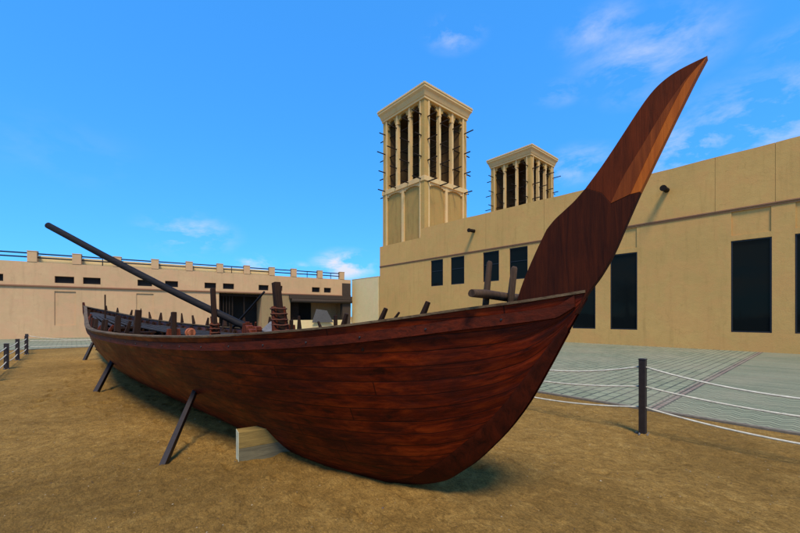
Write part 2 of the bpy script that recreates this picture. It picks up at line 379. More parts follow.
def paving_mat(name, c1, c2, mortar, rot, bw, bh, offset=0.5, zig=False):
    m, nt, bs = newmat(name)
    v = nd(nt, 'ShaderNodeTexCoord').outputs['Object']
    vec = mapping(nt, v, (1, 1, 1), (0, 0, rot))
    if zig:   # rows that step like interlocking pavers
        sep = nd(nt, 'ShaderNodeSeparateXYZ'); nt.links.new(vec, sep.inputs[0])
        pp = nd(nt, 'ShaderNodeMath', operation='PINGPONG'); nt.links.new(sep.outputs[0], pp.inputs[0]); pp.inputs[1].default_value = 0.115
        ad = nd(nt, 'ShaderNodeMath', operation='ADD'); nt.links.new(sep.outputs[1], ad.inputs[0]); nt.links.new(pp.outputs[0], ad.inputs[1])
        cb = nd(nt, 'ShaderNodeCombineXYZ'); nt.links.new(sep.outputs[0], cb.inputs[0]); nt.links.new(ad.outputs[0], cb.inputs[1]); vec = cb.outputs[0]
    b = nd(nt, 'ShaderNodeTexBrick'); nt.links.new(vec, b.inputs['Vector'])
    b.offset = offset
    b.inputs['Color1'].default_value = (*c1, 1); b.inputs['Color2'].default_value = (*c2, 1); b.inputs['Mortar'].default_value = (*mortar, 1)
    b.inputs['Scale'].default_value = 1; b.inputs['Mortar Size'].default_value = 0.020; b.inputs['Mortar Smooth'].default_value = 0.3
    b.inputs['Brick Width'].default_value = bw; b.inputs['Row Height'].default_value = bh; b.inputs['Bias'].default_value = -0.1
    big = noise_n(nt, v, 0.6, 6, 0.65); fine = noise_n(nt, v, 22, 5, 0.7)
    col = mixc(nt, ramp(nt, big, [(0.4, (0, 0, 0)), (0.7, (0.5,)*3)]), b.outputs['Color'], (0.30, 0.25, 0.15))
    col = mixc(nt, 0.3, col, ramp(nt, fine, [(0.3, (0.5,)*3), (0.7, (1.4,)*3)]), 'MULTIPLY')
    nt.links.new(col, bs.inputs['Base Color']); bs.inputs['Roughness'].default_value = 0.85
    inv = nd(nt, 'ShaderNodeMath', operation='SUBTRACT'); inv.inputs[0].default_value = 1; nt.links.new(b.outputs['Fac'], inv.inputs[1])
    bump(nt, bs, inv.outputs[0], 0.6, 0.01)
    return m
gr1, gr2, gm = (0.235, 0.245, 0.140), (0.170, 0.182, 0.100), (0.045, 0.047, 0.030)
M['pave'] = paving_mat('grey green row pavers', gr1, gr2, (0.055, 0.062, 0.040), R(90), 0.42, 0.21)
M['pave2'] = paving_mat('grey green interlocking pavers', gr1, gr2, gm, R(0), 400.0, 0.15, 0.5, True)
M['pave_red'] = paving_mat('dull red pavers', (0.25, 0.19, 0.14), (0.23, 0.15, 0.11), gm, R(90), 0.2, 0.1)
M['kerb'] = plain('concrete kerb', (0.16, 0.13, 0.09), 0.9)

# ------------------------------------------------------------------ ground
g = MB(); g.quad((-2500, -2500, -0.06), (2500, -2500, -0.06), (2500, 2500, -0.06), (-2500, 2500, -0.06))
tag(g.build('ground', M['sand']), kind='structure')
# sand plot: dense near the camera; gentle footprints and hollows; object axes are the plot's own
T0, T1, B0, B1 = -7.0, 25.3, -2.4, 7.35
heaps = []          # sand thrown up round the feet of props, posts and the timber block
for (x_, y_, h_, r_) in ((-2.49, 3.90, .05, .13), (-6.31, 7.70, .06, .16), (-11.46, 13.56, .06, .18), (3.29, 5.09, .035, .11), (-1.70, 4.16, .05, .12), (-1.35, 4.30, .045, .14)):
    P_ = Vector((x_, y_, 0)); heaps.append((P_.dot(A), P_.dot(B), h_, r_))
feet = []
for k in range(14):          # a few wandering lines of footprints
    ft, fb_, an = random.uniform(-1, 12), random.uniform(-2, 6.5), random.uniform(0, 6.28)
    for q in range(12):
        an += random.uniform(-.2, .2); ft += math.cos(an)*.62; fb_ += math.sin(an)*.62; sd_ = .09*(-1)**q
        x_, y_ = ft-math.sin(an)*sd_, fb_+math.cos(an)*sd_
        if T0+.3 < x_ < T1-.3 and B0+.3 < y_ < B1-.3: feet.append((x_, y_, math.cos(an), math.sin(an)))
fgrid = {}
for f_ in feet:
    for i in (-1, 0, 1):
        for j in (-1, 0, 1): fgrid.setdefault((math.floor(f_[0]*2)+i, math.floor(f_[1]*2)+j), []).append(f_)
def sand_h(t, b):
    h0 = 0
    for (x_, y_, c_, s_) in fgrid.get((math.floor(t*2), math.floor(b*2)), ()):
        p_ = (t-x_)*c_+(b-y_)*s_; q_ = -(t-x_)*s_+(b-y_)*c_; r_ = (p_/.15)**2+(q_/.062)**2
        if r_ < 4: h0 += -.055*math.exp(-r_*1.6) + .02*math.exp(-(r_-1.7)**2*2.5)
    for (x_, y_, h_, r_) in heaps:
        d_ = ((t-x_)**2+(b-y_)**2)/(r_*r_)
        if d_ < 6: h0 += h_*math.exp(-d_)*(1+.4*noise.noise(Vector((t*14, b*14, 2))))
    return h0*min(1, max(0, min(t-T0, T1-t, b-B0, B1-b)/.4)) + sand_base(t, b)
def sand_base(t, b):
    p = Vector((t, b, 0))
    h = 0.022*noise.noise(p*0.9) + 0.013*noise.noise(p*2.7+Vector((5, 2, 1)))
    n3 = noise.noise(p*5.5+Vector((1, 9, 3)));  h += -0.016*max(0, n3-0.15)*2
    h += 0.012*noise.noise(p*9) + 0.007*noise.noise(p*21)
    e = min(t-T0, T1-t, b-B0, B1-b); h *= min(1, max(0, e/0.4))
    return h
g = MB()
def axis(a, b, fn):
    r = [a]
    while r[-1] < b: r.append(r[-1]+fn(r[-1]))
    r[-1] = b; return r
ts = axis(T0, T1, lambda t: 0.16 if t < -0.5 else (0.035 if t < 6.5 else min(0.3, 0.035+0.02*(t-6.5))))
bs_ = axis(B0, B1, lambda b: 0.04)
idx = {}
for i, t in enumerate(ts):
    for j, b in enumerate(bs_): g.v.append(Vector((t, -b, sand_h(t, b))))
nb = len(bs_)
for i in range(len(ts)-1):
    for j in range(nb-1):
        a = i*nb+j; g.f.append((a, a+1, a+nb+1, a+nb)); g.mi.append(0); g.sm.append(True)
o = g.build('sand_plot', M['sand'], loc=(0, 0, 0), rotz=ANG_A, fixn=True); tag(o, kind='structure')
for i, p in enumerate(o.data.polygons): pass
# make sure sand normals face up
if o.data.polygons[0].normal.z < 0: o.data.flip_normals()

# paving: rectangles in wall-aligned axes (local x = A, local y = -B)
def pav(name, rects, m, z=0.03):
    g = MB()
    for (t0, t1, b0, b1) in rects:
        g.quad((t0, -b0, z), (t0, -b1, z), (t1, -b1, z), (t1, -b0, z))
    o = g.build(name, m, rotz=ANG_A)
    if o.data.polygons[0].normal.z < 0: o.data.flip_normals()
    return tag(o, kind='structure')
pav('pavement', [(2.05, 25.3, 7.43, 30), (25.38, 80, -70, 70), (-30, 25.3, -70, -2.48)], M['pave'])
pav('pavement', [(-30, 1.88, 7.43, 30)], M['pave2'])
pav('pavement_stripe', [(1.88, 2.05, 7.43, 30)], M['pave_red'])
g = MB()
g.box(-30, 25.38, -7.43, -7.35, -0.05, 0.036); g.box(-30, 25.38, 2.40, 2.48, -0.05, 0.036); g.box(25.30, 25.38, -7.35, 2.40, -0.05, 0.036)
tag(g.build('kerb', M['kerb'], rotz=ANG_A, bevel=0.01), kind='structure')

# loose straws and pebbles on the sand
g = MB()
for k in range(2600):
    t = random.uniform(-1.5, 8) if k % 3 else random.uniform(-1.5, 16); b = random.uniform(0.2, 7.2) if k % 2 else random.uniform(-2.2, 7.2)
    h = sand_h(t, b); r = random.uniform(0.002, 0.008)*(1.6 if random.random() < 0.06 else 1)
    c = Vector((t, -b, h+r*0.3)); n0 = len(g.v)
    for q in ((1, 0, 0), (0, 1, 0), (-1, 0, 0), (0, -1, 0), (0, 0, 0.8), (0, 0, -0.8)): g.v.append(c+Vector(q)*r*random.uniform(0.7, 1.3))
    mi = random.randrange(3)
    for q in ((0, 1, 4), (1, 2, 4), (2, 3, 4), (3, 0, 4)): g.f.append(tuple(n0+i for i in q)); g.mi.append(mi); g.sm.append(False)
tag(g.build('pebbles', [plain('pebble tan', (0.30, 0.20, 0.09)), plain('pebble brown', (0.10, 0.06, 0.035)), plain('pebble pale', (0.34, 0.26, 0.15))], rotz=ANG_A),
    'small pebbles and grit scattered over the brown sand', 'pebbles', kind='stuff')

# ------------------------------------------------------------------ wall face with openings
def wall_face(g, x0, x1, z0, z1, holes, y=0.0, mi=0, depth_default=0.2):
    """holes: (xa, xb, za, zb, depth, backfill material index or None)"""
    xs = sorted({x0, x1, *[h[0] for h in holes], *[h[1] for h in holes]}); zs = sorted({z0, z1, *[h[2] for h in holes], *[h[3] for h in holes]})
    xs = [x for x in xs if x0 <= x <= x1]; zs = [z for z in zs if z0 <= z <= z1]
    for i in range(len(xs)-1):
        for j in range(len(zs)-1):
            cx = (xs[i]+xs[i+1])/2; cz = (zs[j]+zs[j+1])/2
            if any(h[0] < cx < h[1] and h[2] < cz < h[3] for h in holes): continue
            g.quad((xs[i+1], y, zs[j]), (xs[i], y, zs[j]), (xs[i], y, zs[j+1]), (xs[i+1], y, zs[j+1]), mi)
    for (a, b, c, d, dep, back) in holes:
        yb = y-dep
        g.quad((a, y, c), (a, yb, c), (a, yb, d), (a, y, d), mi); g.quad((b, yb, c), (b, y, c), (b, y, d), (b, yb, d), mi)
        g.quad((a, yb, d), (b, yb, d), (b, y, d), (a, y, d), mi); g.quad((a, y, c), (b, y, c), (b, yb, c), (a, yb, c), mi)
        if back is not None: g.quad((b, yb, c), (a, yb, c), (a, yb, d), (b, yb, d), back)

# ------------------------------------------------------------------ long ochre building (right)
WB = 22.9
bld = empty('long_building', ab(0, WB), ANG_A)        # local x = A, local y = towards the camera
tag(bld, 'long ochre plastered building with tall black windows and a plain parapet, right of the boat', 'building')
small = [(20.82, 22.20), (18.60, 19.98), (15.46, 16.84), (13.23, 14.61)]
tall = [(8.92, 10.27), (6.78, 8.13), (1.62, 2.97), (-0.42, 0.93), (-5.6, -4.25), (-7.7, -6.35)]
holes = [(a, b, 4.15, 6.33, 0.16, 1) for a, b in small] + [(a, b, 0.88, 5.08, 0.14, 1) for a, b in tall]
holes += [(a+0.02, b-0.02, 5.32, 6.40, 0.05, 0) for a, b in tall]
g = MB()
wall_face(g, -16, 29.2, -0.1, 6.52, holes)
g.quad((29.2, 0, -0.1), (29.2, -14, -0.1), (29.2, -14, 6.52), (29.2, 0, 6.52))
g.quad((-16, -14, -0.1), (-16, 0, -0.1), (-16, 0, 6.52), (-16, -14, 6.52))
g.quad((29.2, -14, -0.1), (-16, -14, -0.1), (-16, -14, 6.52), (29.2, -14, 6.52))
g.build('wall', [M['wall'], M['void']], bld)
g = MB()      # parapet in slabs, tops slightly uneven as built by hand
segs = [(-16, -6.2, 9.12), (-6.2, -1.0, 9.14), (-1.0, 1.52, 9.15), (1.52, 3.54, 9.13), (3.54, 7.6, 9.12), (7.6, 12.07, 9.09), (12.07, 16.6, 9.16), (16.6, 20.6, 9.2), (20.6, 23.4, 9.24)]
for i, (a, b, z) in enumerate(segs):
    zb = segs[i+1][2] if i+1 < len(segs) else z
    n = 5
    for k in range(n):
        xa = a+(b-a)*k/n; xb = a+(b-a)*(k+1)/n
        za = z+(zb-z)*k/n+0.012*math.sin(xa*2.1); zc = z+(zb-z)*(k+1)/n+0.012*math.sin(xb*2.1)
        xb2 = xb-(0.012 if k == n-1 else 0)
        g.quad((xb2, -0.004, 6.5), (xa, -0.004, 6.5), (xa, -0.004, za), (xb2, -0.004, zc))
        g.quad((xb2, -0.004, zc), (xa, -0.004, za), (xa, -0.35, za), (xb2, -0.35, zc))
        g.quad((xa, -0.35, 6.5), (xb2, -0.35, 6.5), (xb2, -0.35, zc), (xa, -0.35, za))
        if k == n-1: g.quad((xb2, -0.004, 6.5), (xb2, -0.004, zc), (xb2, -0.35, zc), (xb2, -0.35, 6.5))
g.box(-16, 23.3, -0.30, -0.03, 6.5, 9.05)
g.box(23.39, 29.2, -0.35, -0.004, 6.5, 8.47)
g.box(28.85, 29.2, -14, -0.36, 6.5, 8.47); g.box(23.39, 23.7, -14, -0.36, 6.5, 9.1)
g.build('parapet', M['wall'], bld)
g = MB(); g.box(-16, 29.0, -14, -0.4, 7.9, 8.0); g.build('roof', M['wall'], bld)
g = MB(); g.box(-16, 29.24, 0.0, 0.05, 6.50, 6.56); g.box(-16, 29.22, 0.0, 0.028, 6.42, 6.47); g.build('ledge', M['ledge'], bld, bevel=0.006)
for (a, b), (z0, z1) in [(s, (4.15, 6.33)) for s in small] + [(s, (0.88, 5.08)) for s in tall]:
    w = MB(); f = 0.06; y0, y1 = -0.11, -0.05
    w.box(a+.003, a+f, y0, y1, z0+.003, z1-.003); w.box(b-f, b-.003, y0, y1, z0+.003, z1-.003)
    w.box(a+f, b-f, y0, y1, z0+.003, z0+f); w.box(a+f, b-f, y0, y1, z1-f, z1-.003)
    if z0 > 3: w.box(a+f, b-f, y0+.01, y1-.01, (z0+z1)/2-.02+.15, (z0+z1)/2+.02+.15)
    fr = w.build('window', M['frame'], bld)
    p = MB(); p.box(a+f, b-f, -0.095, -0.085, z0+f, z1-f); p.build('pane', M['glass'], fr)
for x in (17.66, 5.45):      # roof spouts
    w = MB(); L = 0.62
    w.tube([(x, -0.05, 8.06), (x, L*0.6, 8.05), (x, L, 8.03)], [0.13, 0.125, 0.12], 12, caps=True)
    w.tube([(x, L-.05, 8.035), (x, L+.03, 8.03)], [0.15, 0.15], 12)
    w.build('spout', M['pole'], bld)

# pale wall in the gap
g = MB(); g.box(29.6, 34.28, -0.45, -0.12, -0.1, 5.6); g.box(29.6, 34.30, -0.47, -0.10, 5.6, 5.64)
pw = g.build('courtyard_wall', M['pale'], loc=ab(0, WB), rotz=ANG_A)
tag(pw, 'low pale cream wall closing the gap left of the long ochre building', 'wall')

# ------------------------------------------------------------------ wind towers
def wind_tower(t0, b0, zoff, label):
    w = 5.87
    T = empty('wind_tower', ab(t0, b0), ANG_A)          # local x = A, local y = -B; body spans x 0..w, y -w..0
    tag(T, label, 'wind tower', 'wind towers')
    zb = 13.85+zoff; zt = 20.87+zoff
    c = Vector((w/2, -w/2, 0))
    def side(k, u, d, z):                               # k face, u along 0..w, d outwards from face plane
        if k == 0: return Vector((u, d, z))
        if k == 1: return Vector((-d, -u, z))
        if k == 2: return Vector((w-u, -w-d, z))
        return Vector((w+d, -w+u, z))
    def fbox(g, k, u0, u1, d0, d1, z0, z1, mi=0):
        p = [side(k, u, d, z) for z in (z0, z1) for d in (d0, d1) for u in (u0, u1)]
        g.box(min(q.x for q in p), max(q.x for q in p), min(q.y for q in p), max(q.y for q in p), z0, z1, mi)
    g = MB(); g.box(0.16, w-0.16, -w+0.16, -0.16, -0.1, zb); g.build('shaft', M['tower_low'], T)
    g = MB()
    for (x, y) in ((0, 0), (w-.62, 0), (0, -w+.62), (w-.62, -w+.62)):
        g.box(x, x+.62, y-.62, y, -0.1, zb-.22); g.box(x+.02, x+.60, y-.60, y-.02, zb+.22, zt)
    g.build('corner_pier', M['tower'], T)
    g = MB()                                            # pale rolls that edge each corner pier
    for k in range(4):
        for u in (.55, w-.55):
            fbox(g, k, u-.08, u+.08, -.10, .035, 0, zb-.23); fbox(g, k, u-.08, u+.08, -.10, .03, zb+.23, zt-.03)
    g.build('corner_roll', M['tower_light'], T)
    g = MB(); g.box(-.07, w+.07, -w-.07, .07, zb-.22, zb+.22); g.build('band', M['tower_light'], T, bevel=0.02)
    for k in range(4):
        g = MB()
        fbox(g, k, w/2-.16, w/2+.16, -.18, -.01, 0, zb-.22)                 # middle pier of lower storey
        # arch heads of the lower panels
        for (a, b) in ((.62, w/2-.16), (w/2+.16, w-.62)):
            n = 8; m_ = (a+b)/2; hw = (b-a)/2
            for i in range(n):
                ua = a+(b-a)*i/n; ub = a+(b-a)*(i+1)/n; um = (ua+ub)/2
                hh = .12+.28*abs((um-m_)/hw)**2.2
                fbox(g, k, ua, ub, -.17, -.035, zb-.22-hh, zb-.22)
        g.build('lower_pier', M['tower_light'], T)
        for u in (w/3+.10, 2*w/3-.10):
            p_ = MB(); fbox(p_, k, u-.12, u+.12, -.40, -.04, zb+.22, zt); fbox(p_, k, u-.16, u+.16, -.34, -.02, zt-.9, zt-.75)
            p_.build('pier', M['tower_light'], T)
        h = MB()          # scalloped heads of the three openings
        ed = [.60, w/3-.02, w/3+.22, 2*w/3-.22, 2*w/3+.02, w-.60]
        for (a, b) in ((ed[0], ed[1]), (ed[2], ed[3]), (ed[4], ed[5])):
            n = 12; m_ = (a+b)/2; hw = (b-a)/2
            for i in range(n):
                ua = a+(b-a)*i/n; ub = a+(b-a)*(i+1)/n; q = abs((ua+ub)/2-m_)/hw
                hh = .10+1.0*q**3.0 + (.16 if .55 < q < .75 else 0)
                fbox(h, k, ua, ub, -.30, -.12, zt-hh, zt)
        h.build('arch_head', M['tower'], T)
    # inner cross walls that split the shaft into four draughts
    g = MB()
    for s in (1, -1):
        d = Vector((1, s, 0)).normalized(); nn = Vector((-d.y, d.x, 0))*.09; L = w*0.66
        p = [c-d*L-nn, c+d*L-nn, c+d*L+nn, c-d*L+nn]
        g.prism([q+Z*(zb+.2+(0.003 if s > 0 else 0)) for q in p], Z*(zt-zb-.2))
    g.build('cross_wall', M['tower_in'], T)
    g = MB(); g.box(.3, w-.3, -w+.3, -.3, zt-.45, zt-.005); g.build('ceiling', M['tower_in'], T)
    # cornice flaring outwards, then the flat roof with a fine toothed edge
    g = MB()
    prof = [(.00, zt), (.07, zt+.02), (.07, zt+.20), (.12, zt+.24), (.24, zt+.62), (.38, zt+.80), (.38, zt+.98), (.43, zt+1.0), (.43, zt+1.10), (.30, zt+1.12)]
    for i in range(len(prof)-1):
        (d0, z0), (d1, z1) = prof[i], prof[i+1]
        for k in range(4):
            g.quad(side(k, -d0, d0, z0), side(k, w+d0, d0, z0), side(k, w+d1, d1, z1), side(k, -d1, d1, z1))
    g.quad((-.3, .3, zt+1.12), (w+.3, .3, zt+1.12), (w+.3, -w-.3, zt+1.12), (-.3, -w-.3, zt+1.12))
    g.quad((0, 0, zt), (w, 0, zt), (w, -w, zt), (0, -w, zt))
    g.build('cornice', M['tower_light'], T, fixn=True)
    g = MB()
    for k in range(4):
        n = 26
        for i in range(n): u = -.38+(w+.76)*(i+.5)/n; fbox(g, k, u-.06, u+.06, .24, .41, zt+1.12, zt+1.19)
    g.build('roof_edge', M['tower_light'], T)
    for z in (19.6, 17.65, 15.8, 13.9):                # projecting timbers run right through
        for j, u in enumerate((.42, w/3+.10, 2*w/3-.10, w-.42)):
            e = random.uniform(.75, 1.15); e2 = random.uniform(.75, 1.15)
            g = MB(); g.tube([(u, e, z+zoff+random.uniform(-.06, .10)), (u, -w-e2, z+zoff)], .055, 7, wob=.08); g.build('pole', M['pole'], T)
            e = random.uniform(.75, 1.15); e2 = random.uniform(.75, 1.15)
            g = MB(); g.tube([(-e, -u, z+zoff-.22+random.uniform(-.1, .05)), (w+e2, -u, z+zoff-.22)], .055, 7, wob=.08); g.build('pole', M['pole'], T)
    return T
wind_tower(23.46, 23.40, 0.0, 'tall tan wind tower nearer the camera, its lower panelled storey showing above the low parapet')
wind_tower(24.06, 42.40, 0.55, 'smaller looking tan wind tower farther back, only its open upper storey seen over the parapet')

# ------------------------------------------------------------------ far building across the square (left)
LO = Vector((-6.1, 39.5, 0)); LX = Vector((-0.845, -0.535, 0)).normalized()
lb = empty('far_building', LO, math.atan2(LX.y, LX.x))     # local x runs left along the front, local y towards camera
tag(lb, 'long low tan building at the far left with a pipe railing between roof posts', 'building')
g = MB()
slots = [(21.55, 22.64), (20.0, 21.04), (16.70, 17.67), (14.88, 15.8), (11.99, 12.89), (10.52, 11.43), (7.5, 8.4), (6.2, 6.98), (2.43, 3.27), (1.22, 2.0), (25.3, 26.2), (27.0, 27.9), (30.4, 31.4)]
hl = [(a, b, 4.06, 4.56, .25, 1) for a, b in slots]
hl += [(a-.05, b+.05, 0.95, 3.45, .07, 0) for a, b in ((21.5, 22.6), (16.65, 17.7), (27.0, 28.0))]
hl += [(8.12, 11.75, -.1, 3.72, 2.2, 1), (-.6, 5.45, -.1, 3.72, 3.0, 0)]
wall_face(g, -1.0, 48, -.1, 5.5, hl)
g.quad((48, 0, 5.5), (-1, 0, 5.5), (-1, -10, 5.5), (48, -10, 5.5))
g.quad((-1, 0, -.1), (-1, -10, -.1), (-1, -10, 5.5), (-1, 0, 5.5)); g.quad((48, -10, -.1), (48, 0, -.1), (48, 0, 5.5), (48, -10, 5.5))
g.build('wall', [M['wall_left'], M['void']], lb)
g = MB(); g.box(5.5, 48, 0, .10, 3.74, 3.84); g.box(-1, 5.5, 0, .10, 3.74, 3.84); g.build('ledge', M['ledge'], lb, bevel=.01)
g = MB(); g.box(5.45, 8.12, -.3, .02, -.1, 3.7); g.build('stone_panel', M['stonepanel'], lb)
px_ = [31.2, 28.7, 26.2, 23.84, 21.4, 18.98, 16.5, 14.05, 11.67, 9.42, 7.18, 5.08, 2.4, .0]
for i, x in enumerate(px_):
    if 24 < x: continue
    g = MB(); g.box(x-.26, x+.26, -.42, .03, 5.5, 6.24); g.box(x-.28, x+.28, -.44, .05, 6.24, 6.30); g.build('roof_post', M['wall_left'], lb, bevel=.015)
g = MB()
for z in (6.12, 5.84):
    g.tube([(23.8, -.2, z), (0, -.2, z)], .05, 8); g.tube([(40, -.2, z+.02), (23.9, -.2, z+.02)], .05, 8)
for x in (26.2, 28.7, 31.2, 33.7, 10.7, 3.7, 1.2, 19.9): g.tube([(x, -.2, 5.5), (x, -.2, 6.14)], .035, 6)
g.build('railing', M['rail'], lb)
# a block of raised wall behind the roof and rooftop clutter
g = MB(); g.box(7.3, 23.75, -.75, -.55, 5.5, 6.04); g.build('back_parapet', M['pale'], lb)
g = MB(); g.box(-1, 5.6, -.9, .35, 3.35, 3.70)
g.build('beam', M['awning'], lb)
g = MB(); g.tube([(-1, .22, 3.18), (2.2, .24, 3.14), (5.4, .22, 3.18)], .19, 12); g.build('rolled_blind', M['awning'], lb)
g = MB()
for x in (10.6, 10.85, 11.1, 11.35, 11.6, 9.6): g.box(x-.05, x+.05, -.5, -.4, 0, 3.7)
g.box(8.12, 11.75, -.42, -.34, 3.45, 3.68); g.build('slat_screen', M['pole'], lb)
g = MB(); g.box(4.4, 5.45, -.9, -.7, 0, 3.2); g.build('inner_screen', M['pole'], lb)
g = MB(); g.box(-1, 5.4, -.12, .06, -.1, 1.25); g.build('low_wall', M['pale'], lb)
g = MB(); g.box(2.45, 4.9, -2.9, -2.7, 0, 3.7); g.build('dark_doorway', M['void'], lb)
g = MB(); g.box(-.9, 0.0, -.5, .12, 0, 5.1); g.build('gap_shadow', M['awning'], lb)  # dark block standing in for the shadow in the gap beside the pale wall
g = MB()
g.prism([(3.35, .25, 1.0), (1.1, .25, 1.0), (1.9, .5, 2.2), (3.0, .5, 2.35)], (0, .05, 0))
o = g.build('grey_board', M['tarp'], loc=LO, rotz=math.atan2(LX.y, LX.x)); tag(o, 'grey four sided board leaning against the low wall of the far veranda', 'board')

# ------------------------------------------------------------------ rope fences
def fence_post(t, b, h, label, group):
    P = empty('fence_post', ab(t, b), ANG_A); tag(P, label, 'post', group)
    s = .040 if h > .9 else .055
    g = MB(); g.box(-s, s, -s, s, -.15, h-.02); g.build('shaft', M['post'], P, bevel=.006)
    g = MB(); g.box(-s-.004, s+.004, -s-.004, s+.004, h-.02, h); g.build('cap', M['post'], P, bevel=.006)
    g = MB(); 
    for k in range(5):
        a = k*1.3; g.tube([(math.cos(a)*.06, math.sin(a)*.06, -.01), (math.cos(a)*.075, math.sin(a)*.07, .022), (math.cos(a)*.09, math.sin(a)*.08, -.01)], .014, 6)
    g.build('base_stone', M['tarp'], P)
    return P
def rope(p, q, sag, label, group, r=.010):
    pts = [p.lerp(q, i/20) - Z*sag*4*(i/20)*(1-i/20) for i in range(21)]
    c = (p+q)/2; g = MB(); g.tube([x-c for x in pts], r, 7); o = g.build('rope', M['rope'], loc=c); tag(o, label, 'rope', group); return o
BR = 5.83
rp = [1.66, 4.66, 7.66, 10.66, 13.66, 16.66, 19.66, 22.3, 24.7]
fence_post(1.66, BR, 1.03, 'dark square post standing alone in the sand right of the bow', 'fence posts')
hid = ['second post of the right hand fence, behind the boat', 'third post of the right hand fence, behind the boat']
for i in range(2): fence_post(rp[i+1], BR, 1.03, hid[i], 'fence posts')
fence_post(-1.45, BR, 1.03, 'nearest post of the right hand fence, past the photo edge', 'fence posts')
lv = [('top', .925, .20), ('middle', .655, .12), ('bottom', .375, .13)]
for nm, z, sg in lv:
    rope(ab(1.66, BR, z), ab(-1.45, BR, z), sg*1.0, '%s white rope running right from the lone post' % nm, 'fence ropes', .012)
    rope(ab(4.66, BR, z), ab(1.66, BR, z), sg, '%s white rope running left from the lone post to behind the bow' % nm, 'fence ropes', .012)
    rope(ab(7.66, BR, z), ab(4.66, BR, z), sg, '%s white rope hidden behind the middle of the boat' % nm, 'fence ropes')
lt = [16.5, 19.6, 22.4, 24.9]; lb_ = [-1.5, -1.5, -1.45, -1.6]
names = ['nearest of the four dark posts at the left edge', 'second nearest of the four dark posts at the left edge', 'third of the four dark posts at the left edge, counting away', 'farthest corner post of the left fence']
for i in range(4): fence_post(lt[i], lb_[i], .78, names[i], 'fence posts')
fence_post(13.4, -1.5, .78, 'post of the left fence just outside the photo', 'fence posts')
tt = [13.4]+lt; bb = [-1.5]+lb_
rn = ['off the left photo edge and the nearest left post', 'the nearest and second left posts', 'the second and third left posts', 'the third and farthest left posts']
for i in range(4):
    for nm, z, sg in (('top', .66, .05), ('middle', .44, .05), ('bottom', .22, .05)):
        rope(ab(tt[i], bb[i], z), ab(tt[i+1], bb[i+1], z), sg, '%s white rope between %s' % (nm, rn[i]), 'fence ropes', .014)
for nm, z, sg in (('top', .70, .42), ('middle', .46, .10), ('bottom', .17, .06)):
    rope(ab(24.9, -1.6, z), ab(24.9, 3.2, z), sg*.7, '%s white rope from the farthest left post to behind the stern' % nm, 'fence ropes', .016)
fence_post(24.9, 3.2, .78, 'post of the far fence hidden behind the stern', 'fence posts')

# ------------------------------------------------------------------ the boat
BO = N*CL + U*MID
boat = empty('wooden_boat', BO, math.atan2(U.y, U.x))     # local x = aft, local y = port (towards camera)
tag(boat, 'long old red brown wooden boat with a tall blade shaped stem, resting on sand', 'boat')
Wt = [(.79, .022), (1.15, .17), (1.6, .40), (2.0, .60), (2.6, .85), (3.5, 1.10), (4.5, 1.27), (6, 1.39), (7.5, 1.43), (9, 1.41), (10.5, 1.32), (12, 1.16), (14, .90), (16, .645), (18, .375), (19.5, .18), (20.6, .05), (21, .025)]
Gt = [(.79, 1.76), (1.15, 1.70), (1.63, 1.63), (1.95, 1.58), (2.6, 1.495), (3.5, 1.42), (4.5, 1.365), (6, 1.325), (7.5, 1.31), (9, 1.31), (10.5, 1.33), (12, 1.38), (14, 1.48), (16, 1.63), (18, 1.80), (20, 1.96), (21, 2.05)]
Kt = [(.79, 1.72), (.915, 1.48), (1.047, 1.22), (1.19, .955), (1.343, .73), (1.503, .54), (1.68, .355), (1.78, .272), (1.923, .158), (2.05, .092), (2.183, .040), (2.4, -.025), (2.6, -.08), (3.0, -.14), (3.4, -.155), (4, -.14), (5, -.10), (6.5, -.06), (13, -.03), (15, .04), (16.2, .12), (17.5, .27), (19.1, .66), (20, 1.05), (20.6, 1.45), (21, 1.95)]
Qt = [(.79, 1.0), (1.3, .92), (1.9, .70), (2.3, .58), (2.8, .54), (4, .50), (13, .50), (17, .62), (21, .95)]
def sec(t, u, off=0.0):
    w = interp(Wt, t); zg = interp(Gt, t); zk = interp(Kt, t); q = interp(Qt, t)
    s = u**1.5; kh = min(.022, w)
    y = kh + (w-kh)*s**q; z = zk+(zg-zk)*s
    # a little hollow near the keel, flare at the top
    y -= off; z += off*max(0, .9-s)
    return Vector((t-MID, max(y, .004), z))
st = []
t = .79
while t < 21: st.append(t); t += .03 if t < 3 else (.12 if t < 8 else .25)
st.append(21.0)
NU = 30
def shell(off, name, mat, flip):
    g = MB(); g.uv = []
    for sg in (1, -1):
        n0 = len(g.v)
        for t in st:
            for j in range(NU+1):
                p = sec(t, j/NU, off); g.v.append(Vector((p.x, p.y*sg, p.z)))
                # plank lines follow the sheer and fan gently towards the ends
                v = p.z/1.75*0.62 + (j/NU)*0.38
                g.uv.append((t, v + 0.5*(sg < 0)))
        for i in range(len(st)-1):
            for j in range(NU):
                a = n0+i*(NU+1)+j; q = (a, a+1, a+NU+2, a+NU+1)
                if (sg > 0) != flip: q = q[::-1]
                g.f.append(q); g.mi.append(0); g.sm.append(True)
    return g.build(name, mat, boat)
shell(0, 'hull', M['hull'], True)
g = shell(.045, 'inner_planking', M['hull_in'], False)
